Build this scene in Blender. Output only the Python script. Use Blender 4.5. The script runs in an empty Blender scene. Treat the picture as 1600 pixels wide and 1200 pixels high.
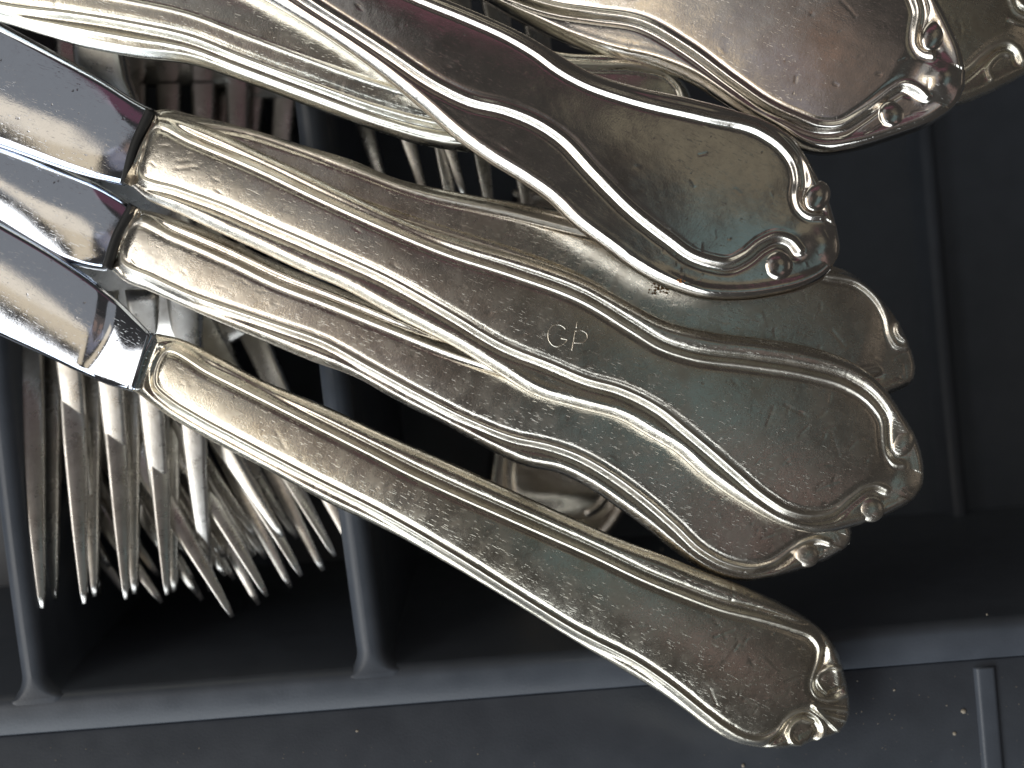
import bpy, math, random
import numpy as np
from mathutils import Vector, Matrix

# ------------------------------------------------------------------ camera, world, lamps
S = 0.01                      # all lengths below are in centimetres
CAM_H = 17.0                  # lens height above the tray floor
FPX = 1825.0                  # focal length for a 1600 px wide picture
C = bpy.context.scene
COL = C.collection

cam_d = bpy.data.cameras.new('camera'); cam = bpy.data.objects.new('camera', cam_d); COL.objects.link(cam)
cam.location = (0, 0, CAM_H * S); cam.rotation_euler = (0, 0, 0)
cam_d.sensor_width = 36.0; cam_d.lens = 36.0 * FPX / 1600.0
cam_d.clip_start = 0.005; cam_d.clip_end = 20
cam_d.dof.use_dof = True; cam_d.dof.focus_distance = 12.75 * S; cam_d.dof.aperture_fstop = 20.0
C.camera = cam

W = bpy.data.worlds.new('World'); C.world = W; W.use_nodes = True
bg = W.node_tree.nodes['Background']; bg.inputs[0].default_value = (1.0, 0.94, 0.90, 1); bg.inputs[1].default_value = 0.038

C.view_settings.view_transform = 'Standard'; C.view_settings.look = 'None'
C.view_settings.exposure = 0.0; C.view_settings.gamma = 1.0
C.cycles.use_denoising = True
C.cycles.max_bounces = 8; C.cycles.glossy_bounces = 6; C.cycles.sample_clamp_indirect = 4.0

def lamp(name, az, el, dist, w, h, colr, L, spread=180):
    """area lamp seen from the pile at azimuth az (0 = picture right, 90 = picture up) and elevation el"""
    d = bpy.data.lights.new(name, 'AREA'); d.shape = 'RECTANGLE'; d.size = w; d.size_y = h
    d.color = colr; d.energy = L * math.pi * w * h; d.spread = math.radians(spread)
    o = bpy.data.objects.new(name, d); COL.objects.link(o)
    a, e = math.radians(az), math.radians(el)
    v = Vector((math.cos(a) * math.cos(e), math.sin(a) * math.cos(e), math.sin(e)))
    o.location = v * dist + Vector((0, 0, 0.04)); o.rotation_euler = v.to_track_quat('Z', 'Y').to_euler()
    return o
LAMPS = [
    ('window_light',      243, 25, 1.2, 1.30, 0.90, (0.90, 0.96, 1.00), 3.0),
    ('ceiling_bounce',     192, 42, 1.3, 1.00, 0.60, (1.00, 0.96, 0.90), 2.9),  # area lamp standing in for light bounced off ceiling and wall
    ('warm_fill',   188, 61, 1.0, 0.60, 0.12, (1.00, 0.80, 0.54), 0.80),  # added lamp that gives the tan edges in the reflections
    ('orange_fill',        160, 76, 1.0, 0.13, 0.10, (1.00, 0.58, 0.40), 0.16),  # small lamp added for an orange patch mirrored in the silver
    ('pale_fill',   145, 62, 1.0, 0.46, 0.32, (0.95, 0.96, 0.98), 0.22),  # added to lift the reflections in the flat blades
    ('lavender_fill',    196, 71, 1.0, 0.40, 0.12, (0.88, 0.85, 1.00), 0.20),  # added for a lavender grey tone mirrored in the blades
    ('brown_fill',       168, 79, 0.9, 0.30, 0.26, (1.00, 0.80, 0.70), 0.07),  # overhead helper lamp, mirrored as dim brown in the handle panels
    ('teal_fill',        338, 70, 0.9, 0.42, 0.22, (0.58, 0.94, 1.00), 0.13),  # helper lamp, only for the teal tone mirrored in the handles
    ('olive_dim_fill',    38, 66, 0.9, 0.26, 0.22, (1.00, 0.88, 0.62), 0.12),  # added to tint the dark handle's tip olive
    ('pink_fill',        319, 56, 0.9, 0.16, 0.18, (1.00, 0.66, 0.62), 0.20),  # added for the pink brown reflection near the knife tips
    ('magenta_fill',      92, 58, 1.0, 0.60, 0.16, (1.00, 0.25, 0.48), 0.09),  # added lamp that puts magenta into the upper reflections
    ('olive_fill',       112, 22, 1.0, 0.90, 0.32, (1.00, 0.97, 0.82), 0.80),  # fill added for the bevels and ridges facing away from the window
    ('right_fill',         5, 36, 1.1, 0.40, 0.22, (1.00, 0.84, 0.68), 0.20),  # fill added to put highlights on the right sides of ridges
]
for l in LAMPS: lamp(*l)

# ------------------------------------------------------------------ helpers
rng = np.random.default_rng(7)
random.seed(7)

def W3(px, py, z):
    k = (CAM_H - z) / FPX
    return ((px - 800) * k, (600 - py) * k, z)

def tag(o, label=None, cat=None, group=None, kind=None):
    if label: o['label'] = label
    if cat: o['category'] = cat
    if group: o['group'] = group
    if kind: o['kind'] = kind
    return o

def empty(name, loc, rz=0.0):
    o = bpy.data.objects.new(name, None); COL.objects.link(o)
    o.empty_display_size = 0.005
    o.location = [c * S for c in loc]; o.rotation_euler = (0, 0, rz)
    return o

def mesh_obj(name, verts, faces, mat, parent=None, smooth=True):
    me = bpy.data.meshes.new(name)
    v = np.asarray(verts, dtype=np.float32) * S
    if isinstance(faces, np.ndarray):
        n, k = faces.shape
        me.vertices.add(len(v)); me.vertices.foreach_set('co', v.ravel())
        me.loops.add(n * k); me.loops.foreach_set('vertex_index', faces.astype(np.int32).ravel())
        me.polygons.add(n)
        me.polygons.foreach_set('loop_start', np.arange(0, n * k, k, dtype=np.int32))
        me.polygons.foreach_set('loop_total', np.full(n, k, dtype=np.int32))
        me.update(calc_edges=True); me.validate()
    else:
        me.from_pydata([tuple(map(float, p)) for p in v], [], faces)
    me.polygons.foreach_set('use_smooth', [smooth] * len(me.polygons))
    me.materials.append(mat); me.update()
    o = bpy.data.objects.new(name, me); COL.objects.link(o)
    if parent is not None: o.parent = parent
    return o

def spline(pts, step=6.0):
    """Catmull-Rom through traced points, resampled evenly"""
    P = np.array(pts, float)
    if len(P) > 2:
        Q = np.vstack([2 * P[0] - P[1], P, 2 * P[-1] - P[-2]])
        out = []
        for i in range(1, len(Q) - 2):
            p0, p1, p2, p3 = Q[i - 1], Q[i], Q[i + 1], Q[i + 2]
            n = 14
            # centripetal-like tangents keep long/short neighbours from overshooting
            l0, l1, l2 = [max(np.linalg.norm(b - a), 1e-6) for a, b in ((p0, p1), (p1, p2), (p2, p3))]
            m1 = ((p1 - p0) / l0 * l1 + (p2 - p1) / l1 * l0) / (l0 + l1) * l1
            m2 = ((p2 - p1) / l1 * l2 + (p3 - p2) / l2 * l1) / (l1 + l2) * l1
            t = np.linspace(0, 1, n, endpoint=False)[:, None]
            out.append((2 * t**3 - 3 * t**2 + 1) * p1 + (t**3 - 2 * t**2 + t) * m1 + (-2 * t**3 + 3 * t**2) * p2 + (t**3 - t**2) * m2)
        P = np.vstack(out + [P[-1:]])
    d = np.concatenate([[0], np.cumsum(np.linalg.norm(np.diff(P, axis=0), axis=1))])
    n = max(2, int(d[-1] / step) + 1)
    s = np.linspace(0, d[-1], n)
    return np.stack([np.interp(s, d, P[:, k]) for k in range(P.shape[1])], 1)

def seg_dist(P, poly):
    """distance from points P (N,2) to an open polyline"""
    A = poly[:-1].astype(np.float32); B = poly[1:].astype(np.float32)
    D = B - A; L2 = np.maximum((D * D).sum(1), 1e-12)
    out = np.empty(len(P), np.float32)
    P = P.astype(np.float32)
    for i in range(0, len(P), 8000):
        q = P[i:i + 8000]
        dx = q[:, None, 0] - A[None, :, 0]; dy = q[:, None, 1] - A[None, :, 1]
        t = np.clip((dx * D[:, 0] + dy * D[:, 1]) / L2, 0, 1)
        dx -= t * D[:, 0]; dy -= t * D[:, 1]
        out[i:i + 8000] = np.sqrt((dx * dx + dy * dy).min(1))
    return out

def inside(P, poly):
    x, y = P[:, 0], P[:, 1]
    c = np.zeros(len(P), bool)
    n = len(poly); j = n - 1
    for i in range(n):
        xi, yi = poly[i]; xj, yj = poly[j]
        if yi != yj:
            c ^= ((yi > y) != (yj > y)) & (x < (xj - xi) * (y - yi) / (yj - yi) + xi)
        j = i
    return c

def sstep(x): x = np.clip(x, 0, 1); return x * x * (3 - 2 * x)

def wob(x, y, seed, f):
    r = np.random.default_rng(seed); o = 0
    for k in range(7):
        a = r.uniform(0, 6.28); ff = f * r.uniform(.6, 1.6)
        o = o + np.sin((x * math.cos(a) + y * math.sin(a)) * ff + r.uniform(0, 6.28))
    return o / 7

# ------------------------------------------------------------------ materials
def nodes_mat(name):
    m = bpy.data.materials.new(name); m.use_nodes = True
    nt = m.node_tree; b = nt.nodes['Principled BSDF']
    return m, nt, b

def silver(name, clean, tarnish, rough=(0.13, 0.32), scratch=1.0, tarn=0.5, seed=0.0, fine=1.0):
    m, nt, b = nodes_mat(name); N, Lk = nt.nodes.new, nt.links.new
    b.inputs['Metallic'].default_value = 1.0
    tc = N('ShaderNodeTexCoord')
    off = N('ShaderNodeMapping'); off.inputs['Location'].default_value = (seed, seed * .7, seed * .3); Lk(tc.outputs['Object'], off.inputs['Vector'])
    def noise(scale, det=4, rough_=0.6, vec=None):
        n = N('ShaderNodeTexNoise'); n.inputs['Scale'].default_value = scale; n.inputs['Detail'].default_value = det
        n.inputs['Roughness'].default_value = rough_; Lk((vec or off).outputs['Vector'], n.inputs['Vector']); return n
    def ramp(src, a, c, va=0.0, vc=1.0):
        r = N('ShaderNodeMapRange'); r.interpolation_type = 'SMOOTHSTEP'; Lk(src, r.inputs[0])
        r.inputs[1].default_value = a; r.inputs[2].default_value = c; r.inputs[3].default_value = va; r.inputs[4].default_value = vc
        return r.outputs[0]
    def math_(op, x, y):
        n = N('ShaderNodeMath'); n.operation = op
        for i, v in enumerate((x, y)):
            if isinstance(v, (int, float)): n.inputs[i].default_value = v
            else: Lk(v, n.inputs[i])
        return n.outputs[0]
    big = noise(110, 6, .65); mid = noise(420, 6, .7); finen = noise(4200, 4, .65)
    # short fine scratches in several directions
    sc = None
    for k, (ang, s) in enumerate(((0.35, 900), (1.25, 1100), (2.1, 800), (2.75, 1300), (0.9, 700))):
        mp = N('ShaderNodeMapping'); mp.inputs['Rotation'].default_value = (0, 0, ang); mp.inputs['Location'].default_value = (seed + k, k * .37, 0)
        mp.inputs['Scale'].default_value = (0.13, 1.3, 0.3); Lk(tc.outputs['Object'], mp.inputs['Vector'])
        n = noise(s * 6.5, 1.5, .5, mp); q = ramp(n.outputs['Fac'], .69, .78)
        sc = q if sc is None else math_('MAXIMUM', sc, q)
    smask = ramp(noise(300, 4, .7).outputs['Fac'], .30, .75, .5, 1.0)
    sc = math_('MULTIPLY', sc, smask)
    pit = ramp(noise(1500, 2, .5).outputs['Fac'], .70, .80)
    t1 = ramp(big.outputs['Fac'], .42, .70); t2 = ramp(mid.outputs['Fac'], .45, .72)
    tf = math_('MULTIPLY', math_('ADD', math_('MULTIPLY', t1, .62), math_('MULTIPLY', t2, .38)), tarn)
    wear = N('ShaderNodeAttribute'); wear.attribute_name = 'wear'      # raised lines rubbed bright by use
    tf = math_('MULTIPLY', tf, math_('SUBTRACT', 1.0, math_('MULTIPLY', wear.outputs['Fac'], .85)))
    mix = N('ShaderNodeMix'); mix.data_type = 'RGBA'; Lk(tf, mix.inputs[0])
    mix.inputs[6].default_value = (*clean, 1); mix.inputs[7].default_value = (*tarnish, 1)
    mix2 = N('ShaderNodeMix'); mix2.data_type = 'RGBA'; Lk(math_('MULTIPLY', pit, .35), mix2.inputs[0])
    Lk(mix.outputs[2], mix2.inputs[6]); mix2.inputs[7].default_value = (.20, .16, .12, 1)
    Lk(mix2.outputs[2], b.inputs['Base Color'])
    r = math_('ADD', ramp(mid.outputs['Fac'], .3, .7, rough[0], rough[1]), math_('MULTIPLY', sc, .12 * scratch))
    r = math_('ADD', r, math_('MULTIPLY', wear.outputs['Fac'], .10))
    Lk(r, b.inputs['Roughness'])
    h = math_('ADD', math_('MULTIPLY', sc, -.36 * scratch), math_('MULTIPLY', pit, -.3))
    h = math_('ADD', h, math_('MULTIPLY', finen.outputs['Fac'], .42 * fine))
    h = math_('ADD', h, math_('MULTIPLY', mid.outputs['Fac'], .9 * fine))
    bp = N('ShaderNodeBump'); bp.inputs['Strength'].default_value = .42; bp.inputs['Distance'].default_value = .00009
    Lk(h, bp.inputs['Height']); Lk(bp.outputs['Normal'], b.inputs['Normal'])
    return m

M_SILV = [silver('worn_silver', (.92, .87, .77), (.54, .46, .37), (.19, .32), 1.0, .75, 3.1),
          silver('worn_silver', (.91, .86, .77), (.53, .46, .38), (.19, .33), 1.1, .8, 9.7),
          silver('worn_silver', (.93, .88, .76), (.57, .49, .37), (.19, .32), 1.0, .7, 17.3)]
M_DARK = silver('smooth_silver', (.88, .84, .78), (.56, .50, .46), (.11, .20), .40, .7, 23.0, .45)
M_PALE = silver('pale_silver', (.90, .88, .79), (.60, .55, .43), (.18, .30), .8, .6, 31.0, .8)
M_FORK = silver('fork_silver', (.85, .83, .79), (.44, .40, .35), (.24, .36), .5, .7, 41.0, .6)
M_STEEL = silver('polished_steel', (.70, .75, .84), (.64, .67, .74), (.05, .11), .22, .4, 53.0, .12)

def plastic(name, colr, rough, spec=.5):
    m, nt, b = nodes_mat(name); N, Lk = nt.nodes.new, nt.links.new
    tc = N('ShaderNodeTexCoord')
    n = N('ShaderNodeTexNoise'); n.inputs['Scale'].default_value = 260; n.inputs['Detail'].default_value = 6; Lk(tc.outputs['Object'], n.inputs['Vector'])
    g = N('ShaderNodeTexNoise'); g.inputs['Scale'].default_value = 3200; g.inputs['Detail'].default_value = 3; Lk(tc.outputs['Object'], g.inputs['Vector'])
    mr = N('ShaderNodeMapRange'); Lk(n.outputs['Fac'], mr.inputs[0]); mr.inputs[1].default_value = .3; mr.inputs[2].default_value = .7
    mr.inputs[3].default_value = rough - .05; mr.inputs[4].default_value = rough + .08; Lk(mr.outputs[0], b.inputs['Roughness'])
    mx = N('ShaderNodeMix'); mx.data_type = 'RGBA'; Lk(n.outputs['Fac'], mx.inputs[0])
    mx.inputs[6].default_value = (*[c * .8 for c in colr], 1); mx.inputs[7].default_value = (*[c * 1.2 for c in colr], 1)
    Lk(mx.outputs[2], b.inputs['Base Color'])
    b.inputs['Specular IOR Level'].default_value = spec
    bp = N('ShaderNodeBump'); bp.inputs['Strength'].default_value = .25; bp.inputs['Distance'].default_value = .00008
    Lk(g.outputs['Fac'], bp.inputs['Height']); Lk(bp.outputs['Normal'], b.inputs['Normal'])
    return m
M_TRAY = plastic('dark_grey_plastic', (.080, .092, .114), .38)
M_SEAM = plastic('dark_seam', (.02, .02, .02), .5)
M_DUST = plastic('dust', (.40, .35, .28), .8)
M_GRIME = plastic('brown_grime', (.16, .09, .03), .7)
M_RUST = plastic('orange_rust', (.45, .16, .03), .7)

# ------------------------------------------------------------------ the tray
tray = empty('cutlery_tray', (0, 0, 0))
tag(tray, 'dark grey plastic cutlery tray with divided compartments lying under the whole silver pile', 'tray')
ZR = 3.0; ZF = -1.7      # height of the tray rim and of its floor
def sheet(name, pts, z, parent=tray, mat=M_TRAY, dz=-.2):
    v = [W3(x, y, z)[:2] + (z,) for x, y in pts]; n = len(v)
    v += [(p[0], p[1], z + dz) for p in v]
    f = [tuple(range(n))[::-1], tuple(range(n, 2 * n))] + [(i, (i + 1) % n, (i + 1) % n + n, i + n) for i in range(n)]
    return mesh_obj(name, v, f, mat, parent, False)
fl = [(-14, -6, ZF), (14, -6, ZF), (14, 12, ZF), (-14, 12, ZF)]
mesh_obj('tray_floor', fl + [(a, b, ZF - .2) for a, b, _ in fl], [(0, 1, 2, 3), (7, 6, 5, 4), (0, 4, 5, 1), (1, 5, 6, 2), (2, 6, 7, 3), (3, 7, 4, 0)], M_TRAY, tray, False)

# front rim and flange: a profile swept along the tray's front edge
fa = np.array(W3(-400, 1183, ZR)[:2]); fb = np.array(W3(2000, 994, ZR)[:2])
fdir = (fb - fa) / np.linalg.norm(fb - fa); fin = np.array([-fdir[1], fdir[0]])     # fin points into the tray
def sweep(name, prof, a, b, mat, parent, nseg=40):
    v = []; f = []; m = len(prof)
    for i in range(nseg + 1):
        p = a + (b - a) * i / nseg
        for (w, z) in prof:
            q = p + fin * w; v.append((q[0], q[1], z))
    for i in range(nseg):
        for k in range(m):
            k2 = (k + 1) % m
            f.append((i * m + k, i * m + k2, (i + 1) * m + k2, (i + 1) * m + k))
    f += [tuple(range(m))[::-1], tuple(range(nseg * m, nseg * m + m))]
    return mesh_obj(name, v, f, mat, parent, True)
arc = [(.32 + .17 * math.sin(a), ZR - .17 + .17 * math.cos(a)) for a in np.linspace(0, math.radians(78), 12)]
rim_prof = [(.0, ZR - .12), (.006, ZR - .02), (.03, ZR)] + arc + [(1.15, ZF + .02), (1.15, ZF - .15), (0, ZF - .15)]
sweep('front_rim', rim_prof[::-1], fa, fb, M_TRAY, tray)
flange_prof = [(-.008, ZR - .06), (-.025, ZR - .035), (-4.5, ZR - .035), (-4.5, ZR - .3), (-.008, ZR - .3)]
sweep('front_flange', flange_prof, fa, fb, M_TRAY, tray)
# raised rib on the flange
def ribbon(name, pts, hw, z0, z1, mat, parent, flare=0.0, round_=None):
    """wall with a rounded crest following pts (world xy, from the far end to the rim)"""
    P = spline(pts, .02); n = len(P)
    T = np.gradient(P, axis=0); T /= np.linalg.norm(T, axis=1)[:, None]; Nn = np.stack([-T[:, 1], T[:, 0]], 1)
    L = np.concatenate([[0], np.cumsum(np.linalg.norm(np.diff(P, axis=0), axis=1))]); rem = L[-1] - L
    r = round_ or hw; v = []; f = []
    for i in range(n):
        e = min(flare * .985, max(0.0, flare - rem[i] + .16)) if flare > 0 else 0.0; ex = flare - math.sqrt(max(flare**2 - e * e, 0)) if flare > 0 else 0
        h = hw + ex * .9
        prof = [(-h - .1, z0)] + [(-h + r - r * math.cos(a), z1 - r + r * math.sin(a)) for a in np.linspace(.05, math.pi / 2, 7)]
        prof += [(-p[0], p[1]) for p in prof[::-1]]
        for (w, z) in prof:
            q = P[i] + Nn[i] * w; v.append((q[0], q[1], z))
    m = len(prof)
    for i in range(n - 1):
        for k in range(m - 1): f.append((i * m + k, (i + 1) * m + k, (i + 1) * m + k + 1, i * m + k + 1))
    f += [tuple(range(m)), tuple(range((n - 1) * m, n * m))[::-1]]
    return mesh_obj(name, v, f, mat, parent, True)
def wxy(pts, z): return [W3(x, y, z)[:2] for x, y in pts]
ribbon('divider', wxy([(-70, -150), (-35, 300), (10, 760), (35, 960), (57, 1113)], ZR - .004), .165, ZF, ZR - .004, M_TRAY, tray, .30)
ribbon('divider', wxy([(440, -150), (486, 200), (522, 600), (553, 830), (573, 980), (586, 1073)], ZR - .004), .18, ZF, ZR - .004, M_TRAY, tray, .30)
ribbon('divider', wxy([(1420, -150), (1452, 250), (1492, 700), (1512, 900), (1522, 1020)], ZR - 4.4), .12, ZF, ZR - 4.4, M_TRAY, tray, .30)
ribbon('flange_rib', wxy([(1540, 1043), (1545, 1100), (1562, 1300)], ZR + .02), .125, ZR - .2, ZR + .03, M_TRAY, tray, 0, .06)

# ------------------------------------------------------------------ handles
def ellipsoid(c, r, nu=20, nv=12):
    v = []; f = []
    for j in range(nv + 1):
        t = math.pi * j / nv
        for i in range(nu):
            a = 2 * math.pi * i / nu
            v.append((c[0] + r[0] * math.sin(t) * math.cos(a), c[1] + r[1] * math.sin(t) * math.sin(a), c[2] + r[2] * math.cos(t)))
    for j in range(nv):
        for i in range(nu): f.append((j * nu + i, (j + 1) * nu + i, (j + 1) * nu + (i + 1) % nu, j * nu + (i + 1) % nu))
    return v, f

def tube(P, r, k=8):
    P = np.array(P, float); n = len(P); T = np.gradient(P, axis=0); T /= np.linalg.norm(T, axis=1)[:, None] + 1e-9
    up = np.array([0, 0, 1.]); A = np.cross(T, up); A /= np.linalg.norm(A, axis=1)[:, None] + 1e-9; B = np.cross(A, T)
    v = []; f = []
    rr = np.broadcast_to(r, n)
    for i in range(n):
        for j in range(k):
            a = 2 * math.pi * j / k; v.append(P[i] + rr[i] * (math.cos(a) * A[i] + math.sin(a) * B[i]))
    for i in range(n - 1):
        for j in range(k): f.append((i * k + j, i * k + (j + 1) % k, (i + 1) * k + (j + 1) % k, (i + 1) * k + j))
    f += [tuple(range(k))[::-1], tuple(range((n - 1) * k, n * k))]
    return v, f

class Handle:
    """a cast silver handle: outline, inner rim line and scrolls as curves in its own plane, relief as height over it"""
    def __init__(s, name, label, up, lo, rim_up, rim_lo, z0, z1, bow, mat, ridges=(), beads=(), lobe=None, group=None, cat='silverware',
                 dome=.06, roll=0.0, He=.145, re=.18, ridge_h=.036, ridge_w=.030, flat=False, seed=1, nt=150, fine=.012, nicks=220, tipbow=0.0, thick=.30, bandbulge=.022, wave=0.0):
        tip = up[-1]
        m0 = (np.array(up[0]) + np.array(lo[0])) / 2; m1 = np.array(tip, float)
        ax = m1 - m0; Lp = np.linalg.norm(ax); ax /= Lp
        def zc_s(t): return z0 + (z1 - z0) * t + bow * 4 * t * (1 - t) - tipbow * np.clip(t - .55, 0, 1)**2 / .2
        a0 = np.array(W3(m0[0], m0[1], z0)[:2]); a1 = np.array(W3(m1[0], m1[1], zc_s(1.0))[:2])
        U = (a1 - a0) / np.linalg.norm(a1 - a0); V = np.array([-U[1], U[0]]); L = np.linalg.norm(a1 - a0)
        s.U, s.V, s.a0, s.L, s.z0 = U, V, a0, L, z0
        def loc(pts, step=5):
            P = spline(pts, step); t = np.clip(((P - m0) @ ax) / Lp, -.1, 1.05); z = zc_s(t) + He * .7
            k = (CAM_H - z) / FPX; w = np.stack([(P[:, 0] - 800) * k, (600 - P[:, 1]) * k], 1) - a0
            return np.stack([w @ U, w @ V], 1)
        s.loc = loc
        up_l, lo_l = loc(up), loc(lo)
        L = max(up_l[-1, 0], up_l[:, 0].max()); s.L = L
        outline = np.vstack([up_l, lo_l[::-1], up_l[:1]])
        rim = loc(list(rim_up[::-1]) + list(rim_lo)) if rim_up else None
        # stations
        e1 = np.arange(0, .30, .012); e2 = np.arange(.30, max(L - 2.0, .4), .030); e3 = np.arange(max(L - 2.0, .4), L - .12, fine)
        x = np.linspace(0, 1, 14); e4 = (L - .12) + .12 * (1 - (1 - x)**2)
        us = np.unique(np.concatenate([e1, e2, e3, e4])); us = us[us <= L]; nu = len(us)
        def edge(p):
            o = np.argsort(p[:, 0], kind='stable'); q = p[o]; return np.interp(us, q[:, 0], q[:, 1])
        vh, vl = edge(up_l), edge(lo_l)
        tipv = up_l[-1, 1]; vh[-1] = vl[-1] = tipv
        x = np.linspace(-1, 1, nt); tt = .62 * x + .38 * np.sin(x * math.pi / 2)
        Vv = (vh + vl)[:, None] / 2 + (vh - vl)[:, None] / 2 * tt[None, :]
        Uu = np.repeat(us[:, None], nt, 1)
        P = np.stack([Uu.ravel(), Vv.ravel()], 1)
        s.params = dict(outline=outline, rim=rim, ridges=[(loc(r, 3), h, w) for r, h, w in ridges], lobe=[(loc([q[0], q[0]])[0], q[1], q[2]) for q in (lobe or [])])
        mid = (vh + vl) / 2; half = np.maximum((vh - vl) / 2, .5)
        def height(P):
            d = seg_dist(P, outline)
            rr = re - (re - .085) * sstep((P[:, 0] - (L - 1.9)) / .9)
            q = np.sqrt(np.maximum(1 - (1 - np.clip(d / rr, 0, 1))**2, 0))
            h = He * q
            if rim is not None:
                dr = seg_dist(P, rim); ins = inside(P, np.vstack([rim, [[L + .3, rim[-1, 1]], [L + .3, rim[0, 1]]], rim[:1]])); sd = np.where(ins, -dr, dr)
                h = h + bandbulge * np.exp(-((d - .10) / .055)**2) * sstep(sd / .05) * q
                Lr = min(rim[0, 0], rim[-1, 0])
                fade = sstep((Lr + .05 - P[:, 0]) / .35); fade2 = sstep((Lr + .12 - P[:, 0]) / .2)
                h = h - .032 * np.exp(-((sd - .078) / .036)**2) * q * fade2
                h = h + ridge_h * np.exp(-(dr / ridge_w)**2)
                win = sstep((-sd - .012) / .045)
                vm = np.interp(P[:, 0], us, mid); hf = np.interp(P[:, 0], us, half)
                dm = 1 - np.clip((P[:, 1] - vm) / hf, -1, 1)**2
                h = h + fade * (win * (-.026 + dome * dm) - .010 * np.exp(-((sd + .055) / .022)**2))
            else:
                vm = np.interp(P[:, 0], us, mid); hf = np.interp(P[:, 0], us, half)
                h = h + dome * (1 - np.clip((P[:, 1] - vm) / hf, -1, 1)**2) * q
            for (r, hh, ww) in s.params['ridges']:
                lo_, hi_ = r.min(0) - .15, r.max(0) + .15
                near = ((P > lo_) & (P < hi_)).all(1)
                if near.any(): h[near] += hh * np.exp(-(seg_dist(P[near], r) / ww)**2)
            for (c, hh, ww) in s.params['lobe']:
                h = h + hh * np.exp(-(((P - c)**2).sum(1)) / ww**2) * q
            h = h + roll * P[:, 1]
            # gentle unevenness and nicks from years of use
            h = h + q * (.0022 * wob(P[:, 0], P[:, 1], seed, 9) + .0007 * wob(P[:, 0], P[:, 1], seed + 5, 34) + .004 * wob(P[:, 0], P[:, 1], seed + 9, 2.2) * (1 + wave))
            return h
        hh = height(P)
        r = np.random.default_rng(seed + 100)
        Q = P
        idx = r.integers(0, len(P), nicks)
        dd = seg_dist(P[idx], outline)
        for kk, (i, dq) in enumerate(zip(idx, dd)):
            c = P[i]; a = r.uniform(0, 3.14); ln = r.uniform(.006, .045) if r.random() < .85 else r.uniform(.05, .14)
            n2 = np.abs(Q - c).max(1) < ln + .04
            if not n2.any(): continue
            t = np.array([math.cos(a), math.sin(a)]) * ln
            sgn = -1 if r.random() < .75 else .6
            hh[n2] += sgn * r.uniform(.001, .0042) * np.exp(-(seg_dist(Q[n2], np.stack([c - t, c + t])) / r.uniform(.010, .017))**2) * np.clip(dq / .03, 0, 1)
        def zc(u): return zc_s(np.clip(u / L, -.05, 1.02)) - z0
        s.surf = lambda uv: float(height(np.array([uv], float))[0] + zc(uv[0]))
        top = np.stack([P[:, 0], P[:, 1], hh + zc(P[:, 0])], 1)
        # underside: a shallow belly, fewer columns, sharing the outline
        nb = 17; xb = np.linspace(-1, 1, nb)[1:-1]
        Vb = (vh + vl)[:, None] / 2 + (vh - vl)[:, None] / 2 * xb[None, :]
        Ub = np.repeat(us[:, None], nb - 2, 1); Pb = np.stack([Ub.ravel(), Vb.ravel()], 1)
        db = seg_dist(Pb, outline[::3] if len(outline) > 60 else outline)
        bot = np.stack([Pb[:, 0], Pb[:, 1], -thick * np.sqrt(np.maximum(1 - (1 - np.clip(db / .5, 0, 1))**2, 0)) + zc(Pb[:, 0])], 1)
        g = np.arange(nu * nt).reshape(nu, nt)
        gb = nu * nt + np.arange(nu * (nb - 2)).reshape(nu, nb - 2)
        gb = np.concatenate([g[:, :1], gb, g[:, -1:]], 1)
        def quads(G, flip):
            q = np.stack([G[:-1, :-1].ravel(), G[1:, :-1].ravel(), G[1:, 1:].ravel(), G[:-1, 1:].ravel()], 1)
            return q[:, ::-1] if flip else q
        faces = np.concatenate([quads(g, False), quads(gb, True)])
        rz = math.atan2(U[1], U[0])
        s.root = empty(name, (a0[0], a0[1], z0), rz)
        tag(s.root, label, cat, group)
        s.obj = mesh_obj('handle', np.concatenate([top, bot]), faces, mat, s.root)
        wr = np.zeros(len(P), np.float32)
        if rim is not None: wr = np.maximum(wr, np.exp(-(seg_dist(P, rim) / (ridge_w * 1.1))**2))
        for (rl, h_, w_) in s.params['ridges']:
            near = ((P > rl.min(0) - .12) & (P < rl.max(0) + .12)).all(1)
            if near.any(): wr[near] = np.maximum(wr[near], np.exp(-(seg_dist(P[near], rl) / (w_ * 1.1))**2))
        at = s.obj.data.attributes.new('wear', 'FLOAT', 'POINT')
        at.data.foreach_set('value', np.concatenate([wr, np.zeros(len(bot), np.float32)]).astype(np.float32))
        s.mat = mat; s.rz = rz
        for (px, py, rx, ry) in beads:
            uv = loc([(px, py), (px + .01, py)])[0]; k = (CAM_H - z1) / FPX
            zz = s.surf(uv)
            v, f = ellipsoid((uv[0], uv[1], zz - .02), (rx * k * 1.06, ry * k * 1.06, min(rx, ry) * k * .42), 28, 16)
            mesh_obj('bead', v, f, mat, s.obj)
    def to_local(s, pts):
        P = np.array(pts, float); w = P[:, :2] - s.a0
        return np.stack([w @ s.U, w @ s.V, P[:, 2] - s.z0], 1)

HG = 'silver handles heaped across the tray'
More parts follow.
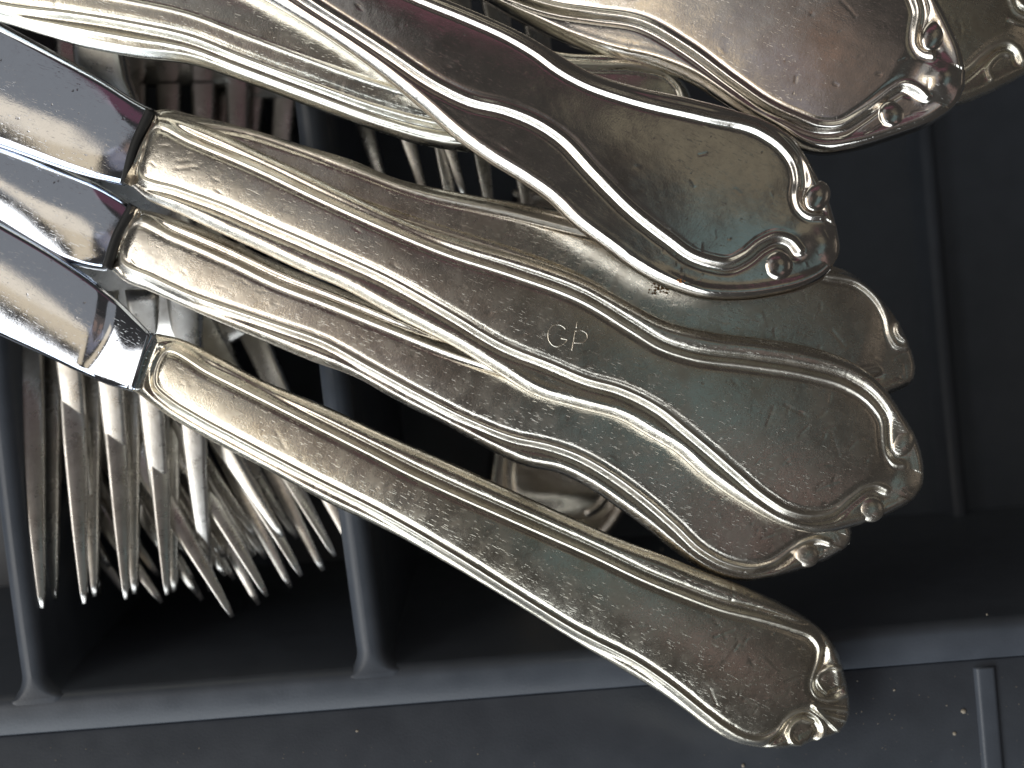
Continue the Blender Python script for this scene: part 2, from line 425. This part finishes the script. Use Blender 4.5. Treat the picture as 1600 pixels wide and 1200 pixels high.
# --- knife on top in the middle, with the stamped monogram
A = Handle('table_knife', 'silver table knife in the middle of the heap, its handle stamped with the letters GP', cat='knife', group=HG,
    up=[(242,177),(290,184),(350,207),(400,232),(470,265),(550,304),(650,349),(740,377),(837,405),(912,433),(987,473),(1037,499),(1112,518),(1190,528),(1262,540),(1319,558),(1364,585),(1392,615),(1414,648),(1435,685),(1446,728),(1445,758)],
    lo=[(203,290),(225,309),(275,332),(337,361),(400,390),(475,425),(525,446),(612,492),(725,551),(770,579),(837,619),(912,641),(969,657),(1017,684),(1056,707),(1100,746),(1161,789),(1202,813),(1240,829),(1277,835),(1337,824),(1397,801),(1432,778),(1445,758)],
    rim_up=[(246,198),(300,222),(400,264),(500,312),(600,357),(700,398),(800,430),(912,472),(987,518),(1030,544),(1075,559),(1169,572),(1262,587),(1319,604),(1356,629),(1375,657),(1377,685),(1382,711),(1396,725),(1408,726)],
    rim_lo=[(221,276),(280,297),(350,322),(403,345),(503,388),(603,433),(705,490),(788,539),(863,569),(915,591),(968,606),(1030,637),(1075,673),(1110,702),(1150,737),(1195,775),(1232,797),(1270,804),(1300,797),(1326,776),(1349,760),(1367,757),(1382,764)],
    z0=3.98, z1=3.80, bow=.46, thick=.12, dome=.08, mat=M_SILV[0], beads=[(1409,690,17,22),(1359,795,20,19)], lobe=[((1416,762), .05, .22)], seed=11, nt=170)
# --- knife below it
B = Handle('table_knife', 'silver table knife half tucked under the GP stamped one, just below it', cat='knife', group=HG,
    up=[(216,325),(240,330),(275,341),(350,371),(425,406),(525,448),(600,478),(690,520),(780,560),(870,570),(940,588),(1010,612),(1070,636),(1130,660),(1200,694),(1262,742),(1305,790),(1328,815),(1334,832)],
    lo=[(170,420),(190,438),(225,452),(262,468),(319,494),(375,518),(487,565),(550,588),(612,623),(710,673),(762,703),(819,729),(875,741),(912,759),(969,797),(1010,827),(1056,864),(1112,899),(1157,910),(1210,905),(1262,889),(1311,866),(1330,848),(1334,832)],
    rim_up=[(212,348),(275,373),(362,411),(437,447),(500,471),(612,516),(710,554),(800,582),(900,605),(1000,636),(1100,676),(1200,726),(1262,778),(1275,805),(1282,820)],
    rim_lo=[(193,409),(240,434),(300,462),(375,488),(440,510),(503,532),(578,573),(668,622),(743,659),(803,682),(855,693),(908,712),(953,738),(1009,779),(1056,820),(1097,858),(1139,880),(1176,886),(1206,878),(1232,859),(1255,845),(1277,841),(1292,846)],
    z0=3.72, z1=3.52, bow=.44, dome=.06, roll=.03, mat=M_SILV[1], beads=[(1259,867,19,18)], lobe=[((1308,845), .06, .2)], seed=21, nt=160)
# --- lowest knife, finer scroll and shell at the end
Ck = Handle('table_knife', 'lowest silver table knife in the photo, with fine spiral scrolls and a shell', cat='knife', group=HG,
    up=[(240,520),(275,528),(337,556),(400,590),(505,634),(600,678),(700,722),(775,756),(875,801),(975,845),(1050,873),(1101,894),(1175,922),(1225,945),(1275,976),(1305,1008),(1322,1055),(1330,1100),(1330,1117)],
    lo=[(208,612),(262,652),(319,685),(412,734),(506,785),(600,829),(700,884),(800,943),(900,1005),(1000,1065),(1037,1088),(1075,1115),(1112,1143),(1150,1162),(1180,1169),(1212,1172),(1250,1167),(1282,1157),(1307,1149),(1322,1136),(1330,1117)],
    rim_up=[(262,549),(330,582),(400,617),(485,660),(570,703),(650,744),(700,767),(800,811),(925,866),(1012,907),(1062,927),(1125,950),(1187,965),(1237,980),(1267,993),(1277,1008),(1275,1031),(1267,1055),(1265,1072),(1272,1085),(1287,1091),(1305,1090),(1319,1081)],
    rim_lo=[(246,602),(270,625),(300,644),(375,685),(487,744),(600,801),(703,861),(803,924),(903,985),(1000,1035),(1050,1070),(1100,1110),(1137,1137),(1162,1150),(1190,1153),(1210,1142),(1225,1122),(1240,1111),(1255,1107),(1270,1114),(1281,1127),(1285,1142),(1277,1155)],
    z0=3.85, z1=3.45, bow=.46, dome=.09, mat=M_SILV[2], seed=31, nt=180, fine=.011, ridge_h=.038, ridge_w=.028,
    ridges=[([(1312,1042),(1297,1040),(1282,1047),(1276,1060),(1280,1072),(1290,1080)], .042, .026),
            ([(1266,1126),(1250,1122),(1235,1132),(1231,1145),(1237,1158),(1250,1163)], .042, .026),
            ([(1268,1098),(1290,1103),(1322,1108)], .034, .022), ([(1270,1103),(1292,1115),(1320,1124)], .034, .022), ([(1273,1107),(1292,1124),(1310,1142)], .036, .024)])
# --- dark smooth handle crossing from the top edge
D = Handle('silverware', 'dark smooth silver handle slanting down from the top edge to a beaded round end', cat='silverware', group=HG,
    up=[(370,-190),(500,-105),(620,-40),(710,0),(762,22),(819,49),(875,82),(912,104),(987,130),(1075,149),(1150,169),(1206,190),(1240,214),(1262,243),(1283,278),(1300,315),(1311,355),(1316,385)],
    lo=[(290,-70),(400,-10),(500,50),(575,102),(650,162),(710,214),(762,251),(819,286),(856,312),(894,349),(950,391),(995,424),(1050,452),(1105,468),(1150,470),(1212,463),(1262,450),(1295,432),(1312,410),(1316,385)],
    rim_up=[(420,-120),(560,-45),(657,0),(725,27),(800,61),(837,83),(875,111),(912,131),(987,157),(1100,184),(1187,207),(1221,231),(1240,258),(1245,285),(1242,307),(1247,327),(1260,338),(1280,340)],
    rim_lo=[(360,-75),(430,-35),(500,12),(560,50),(612,84),(688,134),(735,156),(792,170),(837,188),(875,212),(931,270),(987,326),(1048,374),(1082,398),(1112,408),(1137,411),(1162,400),(1187,380),(1212,370),(1235,377),(1247,392)],
    z0=4.50, z1=4.36, bow=.14, mat=M_DARK, beads=[(1275,308,19,24),(1215,415,22,22)], lobe=[((1283,385), .07, .26)], seed=41, nt=180, nicks=60, dome=.05, ridge_w=.034, ridge_h=.040, re=.23)
# --- big bright one at the upper right
E = Handle('silverware', 'broad bright silver handle at the top right with a shining beaded knob end', cat='silverware', group=HG,
    up=[(700,-330),(900,-290),(1114,-225),(1300,-140),(1400,-75),(1458,0),(1486,47),(1502,80),(1510,109),(1511,134)],
    lo=[(640,-80),(762,-4),(819,28),(875,55),(950,81),(1025,98),(1085,122),(1150,162),(1206,194),(1250,223),(1290,234),(1337,230),(1403,212),(1469,186),(1502,158),(1511,134)],
    rim_up=[(760,-250),(900,-220),(1114,-170),(1250,-115),(1350,-70),(1400,-30),(1418,0),(1427,26),(1424,55),(1425,74),(1434,85),(1451,90)],
    rim_lo=[(720,-60),(812,-10),(870,8),(930,18),(1000,30),(1075,70),(1150,123),(1206,160),(1250,180),(1283,192),(1316,192),(1348,174),(1372,156),(1392,140),(1412,131),(1431,139),(1446,152)],
    z0=2.9, z1=4.5, bow=.20, roll=.20, mat=M_DARK, beads=[(1456,57,19,27),(1399,175,22,21)], lobe=[((1466,126), .09, .22)], seed=51, nt=180, nicks=80, dome=.07, ridge_w=.036, ridge_h=.044, re=.23)
# --- scroll ended handle under it, running out of the picture
F = Handle('silverware', 'tarnished scrolled handle in the top right corner, under the broad bright handle', cat='silverware', group=HG,
    up=[(1050,-330),(1250,-290),(1420,-225),(1540,-130),(1620,-40),(1650,20),(1656,50)],
    lo=[(1000,-60),(1200,90),(1330,170),(1420,180),(1508,160),(1556,140),(1600,117),(1642,88),(1656,50)],
    rim_up=[(1120,-260),(1300,-220),(1450,-140),(1545,-50),(1574,0),(1582,20),(1600,30),(1620,28)],
    rim_lo=[(1080,-50),(1250,70),(1360,130),(1440,140),(1512,108),(1534,87),(1556,72),(1569,68),(1585,77),(1595,96)],
    z0=3.4, z1=3.5, bow=.25, mat=M_SILV[2], seed=61, nt=120, fine=.014,
    ridges=[([(1545,125),(1541,109),(1550,94),(1565,85),(1576,88)], .036, .026), ([(1585,-2),(1593,10),(1605,16)], .036, .026), ([(1572,33),(1585,39),(1604,43)], .02, .018)])
# --- handle between the monogrammed knife and the dark one
G = Handle('table_knife', 'silver table knife lying under both the GP stamped knife and the dark smooth handle', cat='knife', group=HG,
    up=[(240,170),(252,168),(300,177),(400,202),(475,225),(550,248),(612,274),(725,300),(837,319),(912,334),(1000,350),(1100,362),(1200,385),(1270,402),(1337,428),(1375,460),(1405,501),(1426,545),(1433,575),(1431,592)],
    lo=[(226,240),(300,262),(400,300),(550,350),(700,400),(800,434),(900,478),(1000,540),(1100,585),(1200,618),(1270,636),(1330,636),(1397,614),(1422,602),(1431,592)],
    rim_up=[(255,190),(300,193),(375,203),(460,229),(550,263),(650,300),(800,334),(912,362),(1000,380),(1100,392),(1200,410),(1290,432),(1337,442),(1367,467),(1382,497),(1388,524),(1399,541),(1412,544)],
    rim_lo=[(245,225),(310,240),(400,272),(550,320),(700,368),(800,400),(900,440),(1000,505),(1100,550),(1200,585),(1270,604),(1310,600),(1340,585),(1370,580)],
    z0=3.75, z1=3.40, bow=.30, mat=M_SILV[1], seed=71, nt=150, fine=.013,
    ridges=[([(1412,532),(1402,525),(1398,514),(1403,505)], .036, .026)])
# --- pale one at the upper left
H = Handle('silverware', 'pale silver handle at the top left passing under the dark smooth handle', cat='silverware', group=HG,
    up=[(-120,-190),(0,-150),(150,-110),(300,-80),(450,-45),(600,0),(720,50),(810,100),(870,150),(890,190),(886,215)],
    lo=[(-160,0),(-80,10),(0,31),(60,50),(124,69),(210,86),(300,98),(375,123),(487,165),(600,206),(650,222),(700,231),(760,238),(820,240),(862,232),(886,215)],
    rim_up=[(-100,-150),(0,-110),(150,-70),(300,-35),(450,0),(600,45),(700,90),(780,130),(815,165)],
    rim_lo=[(-140,-30),(-80,-15),(0,10),(112,24),(210,40),(300,60),(375,90),(487,132),(600,172),(687,194),(740,200),(785,196),(815,180)],
    z0=4.05, z1=3.75, bow=.20, mat=M_PALE, seed=81, nt=150, fine=.014, dome=.10, re=.22, He=.17,
    ridges=[([(-80,-2),(0,20),(112,44),(210,62),(300,77),(375,105),(487,147),(600,188),(690,212),(780,220)], .022, .024), ([(-80,-50),(0,-26),(112,-8),(210,8),(300,28),(375,56),(487,98),(600,138),(687,162),(750,168)], .016, .024), ([(-80,5),(0,27),(124,60),(210,76),(300,88),(375,115),(487,157),(600,198),(690,223),(780,230)], .016, .02)])
# --- small olive tip between the dark handle and the broad bright one
I_ = Handle('silverware', 'dull olive handle tip in the gap between the dark handle and the broad one', cat='silverware', group=HG,
    up=[(560,10),(700,38),(800,62),(890,80),(950,84),(1025,99),(1064,120),(1082,150),(1084,165)],
    lo=[(540,120),(700,170),(800,195),(900,215),(980,222),(1040,215),(1074,192),(1084,165)],
    rim_up=[(600,45),(720,70),(820,90),(890,103),(931,105),(1006,109),(1044,121),(1062,142),(1066,155)],
    rim_lo=[(590,105),(700,140),(800,168),(900,190),(980,196),(1030,190)],
    z0=3.4, z1=3.55, bow=.1, mat=M_PALE, seed=91, nt=90, fine=.016, nicks=40)
# --- handle end deep in the right compartment
J = Handle('silverware', 'dark handle end lying deep in the tray between the two lowest knives', cat='silverware', group=None,
    up=[(975,300),(985,420),(990,560),(1000,700),(985,790),(940,850),(880,875)],
    lo=[(800,300),(790,420),(775,560),(764,700),(764,790),(800,850),(880,875)],
    rim_up=[(945,320),(955,450),(960,600),(965,720),(950,765),(935,790),(920,800)],
    rim_lo=[(830,320),(820,450),(805,600),(796,700),(796,770),(815,810),(850,830)],
    z0=-.1, z1=.1, bow=.05, mat=M_DARK, seed=95, nt=90, fine=.016, nicks=20)

# monogram: thin raised strokes on the panel of the middle knife
def stroke(pts, r=.0080):
    uv = A.loc(pts, 2)
    return tube([(p[0], p[1], A.surf(p) - .001) for p in uv], r, 6)
G_pts = [(871 + 15 * math.cos(math.radians(a)), 525 + 17 * math.sin(math.radians(a))) for a in range(-35, -331, -20)] + [(886, 532), (876, 529)]
letters = [('letter', [G_pts]), ('letter', [[(898,518),(896,532),(893,548)], [(898,518),(908,517),(916,522),(917,529),(912,535),(896,536)], [(901,504),(900,513)]])]
for nm, strokes in letters:
    v = []; f = []
    for st in strokes:
        a, b = stroke(st); o = len(v); v += list(a); f += [tuple(i + o for i in q) for q in b]
    o = mesh_obj(nm, v, f, A.mat, A.obj)
# grime and a rust fleck
def lumps(name, hd, cx, cy, sx, sy, n, r0, r1, mat):
    v = []; f = []
    for k in range(n):
        px, py = random.gauss(cx, sx), random.gauss(cy, sy)
        uv = hd.loc([(px, py), (px + .01, py)])[0]; r = random.uniform(r0, r1)
        a, b = ellipsoid((uv[0], uv[1], hd.surf(uv)), (r * random.uniform(.7, 1.6), r, r * .4), 7, 5); o = len(v)
        v += a; f += [tuple(i + o for i in q) for q in b]
    ob = mesh_obj(name, v, f, mat, hd.obj); ob['kind'] = 'stuff'
lumps('grime', G, 1030, 448, 9, 7, 60, .004, .015, M_GRIME)
lumps('rust_fleck', D, 1063, 440, 3, 2, 9, .006, .014, M_RUST)

# ------------------------------------------------------------------ blades
def blade(hd, up, lo, z_end, z_far, rise, mat, sh_len, crown, wing=.9, dip=0.0, roll=0.0, sway=.006):
    """polished blade from the far end (left) to the collar; up/lo are its edges in the photo's plane"""
    U_, Lo = spline(up, 8), spline(lo, 8)
    n = 90; m = 25
    U_ = np.stack([np.interp(np.linspace(0, 1, n), np.linspace(0, 1, len(U_)), U_[:, k]) for k in range(2)], 1)
    Lo = np.stack([np.interp(np.linspace(0, 1, n), np.linspace(0, 1, len(Lo)), Lo[:, k]) for k in range(2)], 1)
    v = []; f = []
    for i in range(n):
        t = i / (n - 1); z = z_far + (z_end - z_far) * t
        q = max(0, (t - (1 - sh_len)) / sh_len); zr = rise * (q * q)
        for j in range(m):
            w = -1 + 2 * j / (m - 1)
            p = U_[i] * (1 - w) / 2 + Lo[i] * (1 + w) / 2
            edge = max(0, (abs(w) - .93) / .07)
            qq = max(0, (t + wing * w * w * sh_len - (1 - sh_len)) / sh_len)
            zz = z + rise * qq**1.6 - dip * math.sin(math.pi * min(qq, 1) * 1.6) + crown * (1 - w * w) - .05 * edge**2 + roll * w * .5 + sway * math.sin(t * 9 + w * 1.2)
            v.append(W3(p[0], p[1], zz))
    o = n * m
    for i in range(n):
        t = i / (n - 1); z = z_far + (z_end - z_far) * t - .14 - .12 * max(0, (t - .7) / .3)
        for j in range(m):
            w = -1 + 2 * j / (m - 1); p = U_[i] * (1 - w) / 2 + Lo[i] * (1 + w) / 2
            v.append(W3(p[0], p[1], z))
    def q(a, b, c, d): f.append((a, b, c, d))
    for i in range(n - 1):
        for j in range(m - 1):
            q(i * m + j, i * m + j + 1, (i + 1) * m + j + 1, (i + 1) * m + j)
            q(o + i * m + j, o + (i + 1) * m + j, o + (i + 1) * m + j + 1, o + i * m + j + 1)
        q(i * m, (i + 1) * m, o + (i + 1) * m, o + i * m)
        q(i * m + m - 1, o + i * m + m - 1, o + (i + 1) * m + m - 1, (i + 1) * m + m - 1)
    for j in range(m - 1):
        q(j, o + j, o + j + 1, j + 1); e = (n - 1) * m
        q(e + j, e + j + 1, o + e + j + 1, o + e + j)
    return mesh_obj('blade', hd.to_local(v), f, mat, hd.root)
blade(A, [(-260,-130),(0,34),(75,75),(161,124),(215,158),(240,171)], [(-260,150),(0,229),(112,268),(160,282),(196,291)], 4.01, 3.92, -.02, M_STEEL, .085, .045)
blade(B, [(-260,90),(0,215),(100,262),(160,290),(208,320)], [(-260,215),(0,352),(60,388),(105,410),(140,420),(166,424)], 3.78, 3.62, -.02, M_STEEL, .085, .045)
blade(Ck, [(-260,210),(0,345),(90,398),(142,434),(187,471),(236,521)], [(-260,400),(0,524),(70,556),(135,587),(170,602),(207,612)], 3.84, 3.74, .10, M_STEEL, .17, .05, .1, .025)

# collar seam between blade and handle
def collar(hd, a, b, z, hw, mat):
    P = spline([a, ((a[0] + b[0]) / 2 - 5, (a[1] + b[1]) / 2), b], 4)
    v, f = tube(hd.to_local([W3(x, y, z + .02) for x, y in P]), hw, 10)
    return mesh_obj('bolster', v, f, mat, hd.root)
collar(A, (236,172), (196,288), 3.99, .062, M_SEAM)
collar(B, (209,321), (167,420), 3.76, .062, M_SEAM)
collar(Ck, (239,520), (209,608), 3.86, .06, M_STEEL)

# ------------------------------------------------------------------ forks lying in the tray compartments
def loft(P, wd, th, k=10, axis=(1, 0, 0)):
    """tapered bar with rounded rectangular section: width along x, thickness along z"""
    P = np.array(P, float); n = len(P); v = []; f = []
    ang = np.linspace(0, 2 * math.pi, k, endpoint=False) + math.pi / k
    cs = np.sign(np.cos(ang)) * np.abs(np.cos(ang))**.32; sn = np.sign(np.sin(ang)) * np.abs(np.sin(ang))**.32
    for i in range(n):
        for j in range(k): v.append((P[i, 0] + wd[i] / 2 * cs[j], P[i, 1], P[i, 2] + th[i] / 2 * sn[j]))
    for i in range(n - 1):
        for j in range(k): f.append((i * k + j, (i + 1) * k + j, (i + 1) * k + (j + 1) % k, i * k + (j + 1) % k))
    f += [tuple(range(k)), tuple(range((n - 1) * k, n * k))[::-1]]
    return v, f
SP = .50
def make_fork():
    """tips at y = 0 pointing to -y; crotch at y = 3.2"""
    root = empty('table_fork', (0, 0, 0))
    y = np.linspace(3.9, 0, 26)
    arch = lambda yy: .06 * np.sin(np.clip(yy / 3.4, 0, 1) * math.pi) - .05 * (1 - np.clip(yy / 1.4, 0, 1))**2
    for k in range(4):
        x0 = (k - 1.5) * SP
        s = 1 - y / 3.9
        w = np.interp(y, [0, .1, .9, 2.0, 3.0, 3.9], [.05, .085, .18, .285, .335, .41])
        t = np.interp(y, [0, .1, .8, 3.9], [.05, .08, .14, .17])
        xx = x0 * (1 - .03 * s)
        v, f = loft(np.stack([xx * np.ones_like(y), y, arch(y)], 1), w, t, 12)
        mesh_obj('tine', v, f, M_FORK, root)
    # head, neck and shank in one
    yy = np.array([3.25, 3.6, 4.2, 4.8, 5.3, 5.8, 6.4, 7.5, 9, 11, 13]); w = np.array([1.85, 1.93, 1.96, 1.85, 1.45, .95, .62, .52, .56, .75, .95])
    z = np.interp(yy, [3.25, 4.2, 5.3, 6.4, 9, 13], [0.01, -.10, -.14, -.06, .05, .0])
    v, f = loft(np.stack([0 * yy, yy, z], 1), w, np.interp(yy, [3, 5, 7], [.16, .2, .3]), 16)
    mesh_obj('head', v, f, M_FORK, root)
    return root
proto = make_fork()
def copy_tree(o):
    c = o.copy(); COL.objects.link(c)
    for ch in list(o.children):
        d = ch.copy(); COL.objects.link(d); d.parent = c
    return c
FG = 'forks stacked in the tray compartments'
# (centre of the four tips in the photo, height, turn, tilt, label)
forks = [
    (164, 940, 2.75,  4,   9,  13, 'silver fork on top of the stack, its dark outer tine leftmost of all tines'),
    (178, 930, 2.42,  3,   9,  6, 'silver fork nested directly beneath the topmost fork of the stack'),
    (240, 928, 2.05,  2, -10, -3, 'silver fork shifted right in the stack, its pale tines hanging straight down'),
    (190, 872, 1.75, 33,   9, -12, 'slanting silver fork at the bottom of the compartment, seen between the straight tines'),
    (325, 888, 1.95, 36,   9,  6, 'slanting silver fork with brownish tips right of the straight tines'),
    (444, 915, 2.30, 30,  10, 14, 'slanting silver fork with a gold edged tine nearest the compartment wall'),
    (478, 905, 2.0, 28,  10, -6, 'slanting silver fork lying closest to the second divider of the tray'),
    (390, 888, 1.5, 33,   9, 12, 'slanting silver fork under the gold edged one'),
    (372, 885, 2.15, 34,   6, -14, 'slanting silver fork with a pale blue sheen in the middle of the slanting tines'),
    (270, 884, 1.35, 35,   6,   2, 'lowest slanting silver fork, its tine tips between the straight tines'),
    (300, 475, -0.10,  2,  3,   5, 'silver fork deep in the dark gap between the pale handle and the GP stamped knife'),
    (398, 490, -0.40, -3,  3,  -4, 'silver fork lowest in the dark gap beside the second divider'),
    (640, 330, 2.00, 17,   5, -8, 'silver fork whose bright tines show in the gap under the dark smooth handle'),
    (800, 370, 1.80,  8,   5,  8, 'silver fork in the second compartment, mostly hidden beneath the knives'),
]
for i, (px, py, z, rot, tilt, roll, lab) in enumerate(forks):
    o = proto if i == 0 else copy_tree(proto)
    x, y_, _ = W3(px, py, z)
    o.location = (x * S, y_ * S, z * S); o.rotation_euler = (math.radians(-tilt), math.radians(roll), math.radians(rot))
    tag(o, lab, 'fork', FG)

# ------------------------------------------------------------------ crumbs and dust on the tray flange
v = []; f = []
def speck(px, py, z, r):
    x, y_, _ = W3(px, py, z); a, b = ellipsoid((x, y_, z + r * .3), (r * random.uniform(.7, 1.4), r * random.uniform(.7, 1.3), r * .6), 7, 5); o = len(v)
    v.extend(a); f.extend([tuple(i + o for i in q) for q in b])
for px, py, r in ((1505,1111,.03),(1491,1146,.022),(1397,1078,.014),(1161,1196,.02),(1542,960,.01),(558,1142,.016)): speck(px, py, ZR - .035 if py > 1030 else ZR, r)
for k in range(70): speck(random.uniform(60, 1600), random.uniform(1165, 1215), ZR - .035, random.uniform(.003, .007))
for k in range(40): speck(random.uniform(1330, 1600), random.uniform(1055, 1200), ZR - .035, random.uniform(.003, .007))
for k in range(60): speck(random.uniform(600, 1500), random.uniform(850, 1000), .01, random.uniform(.004, .012))
tag(mesh_obj('dust', v, f, M_DUST), 'pale crumbs and dust specks scattered on the grey tray flange', 'dust', kind='stuff')
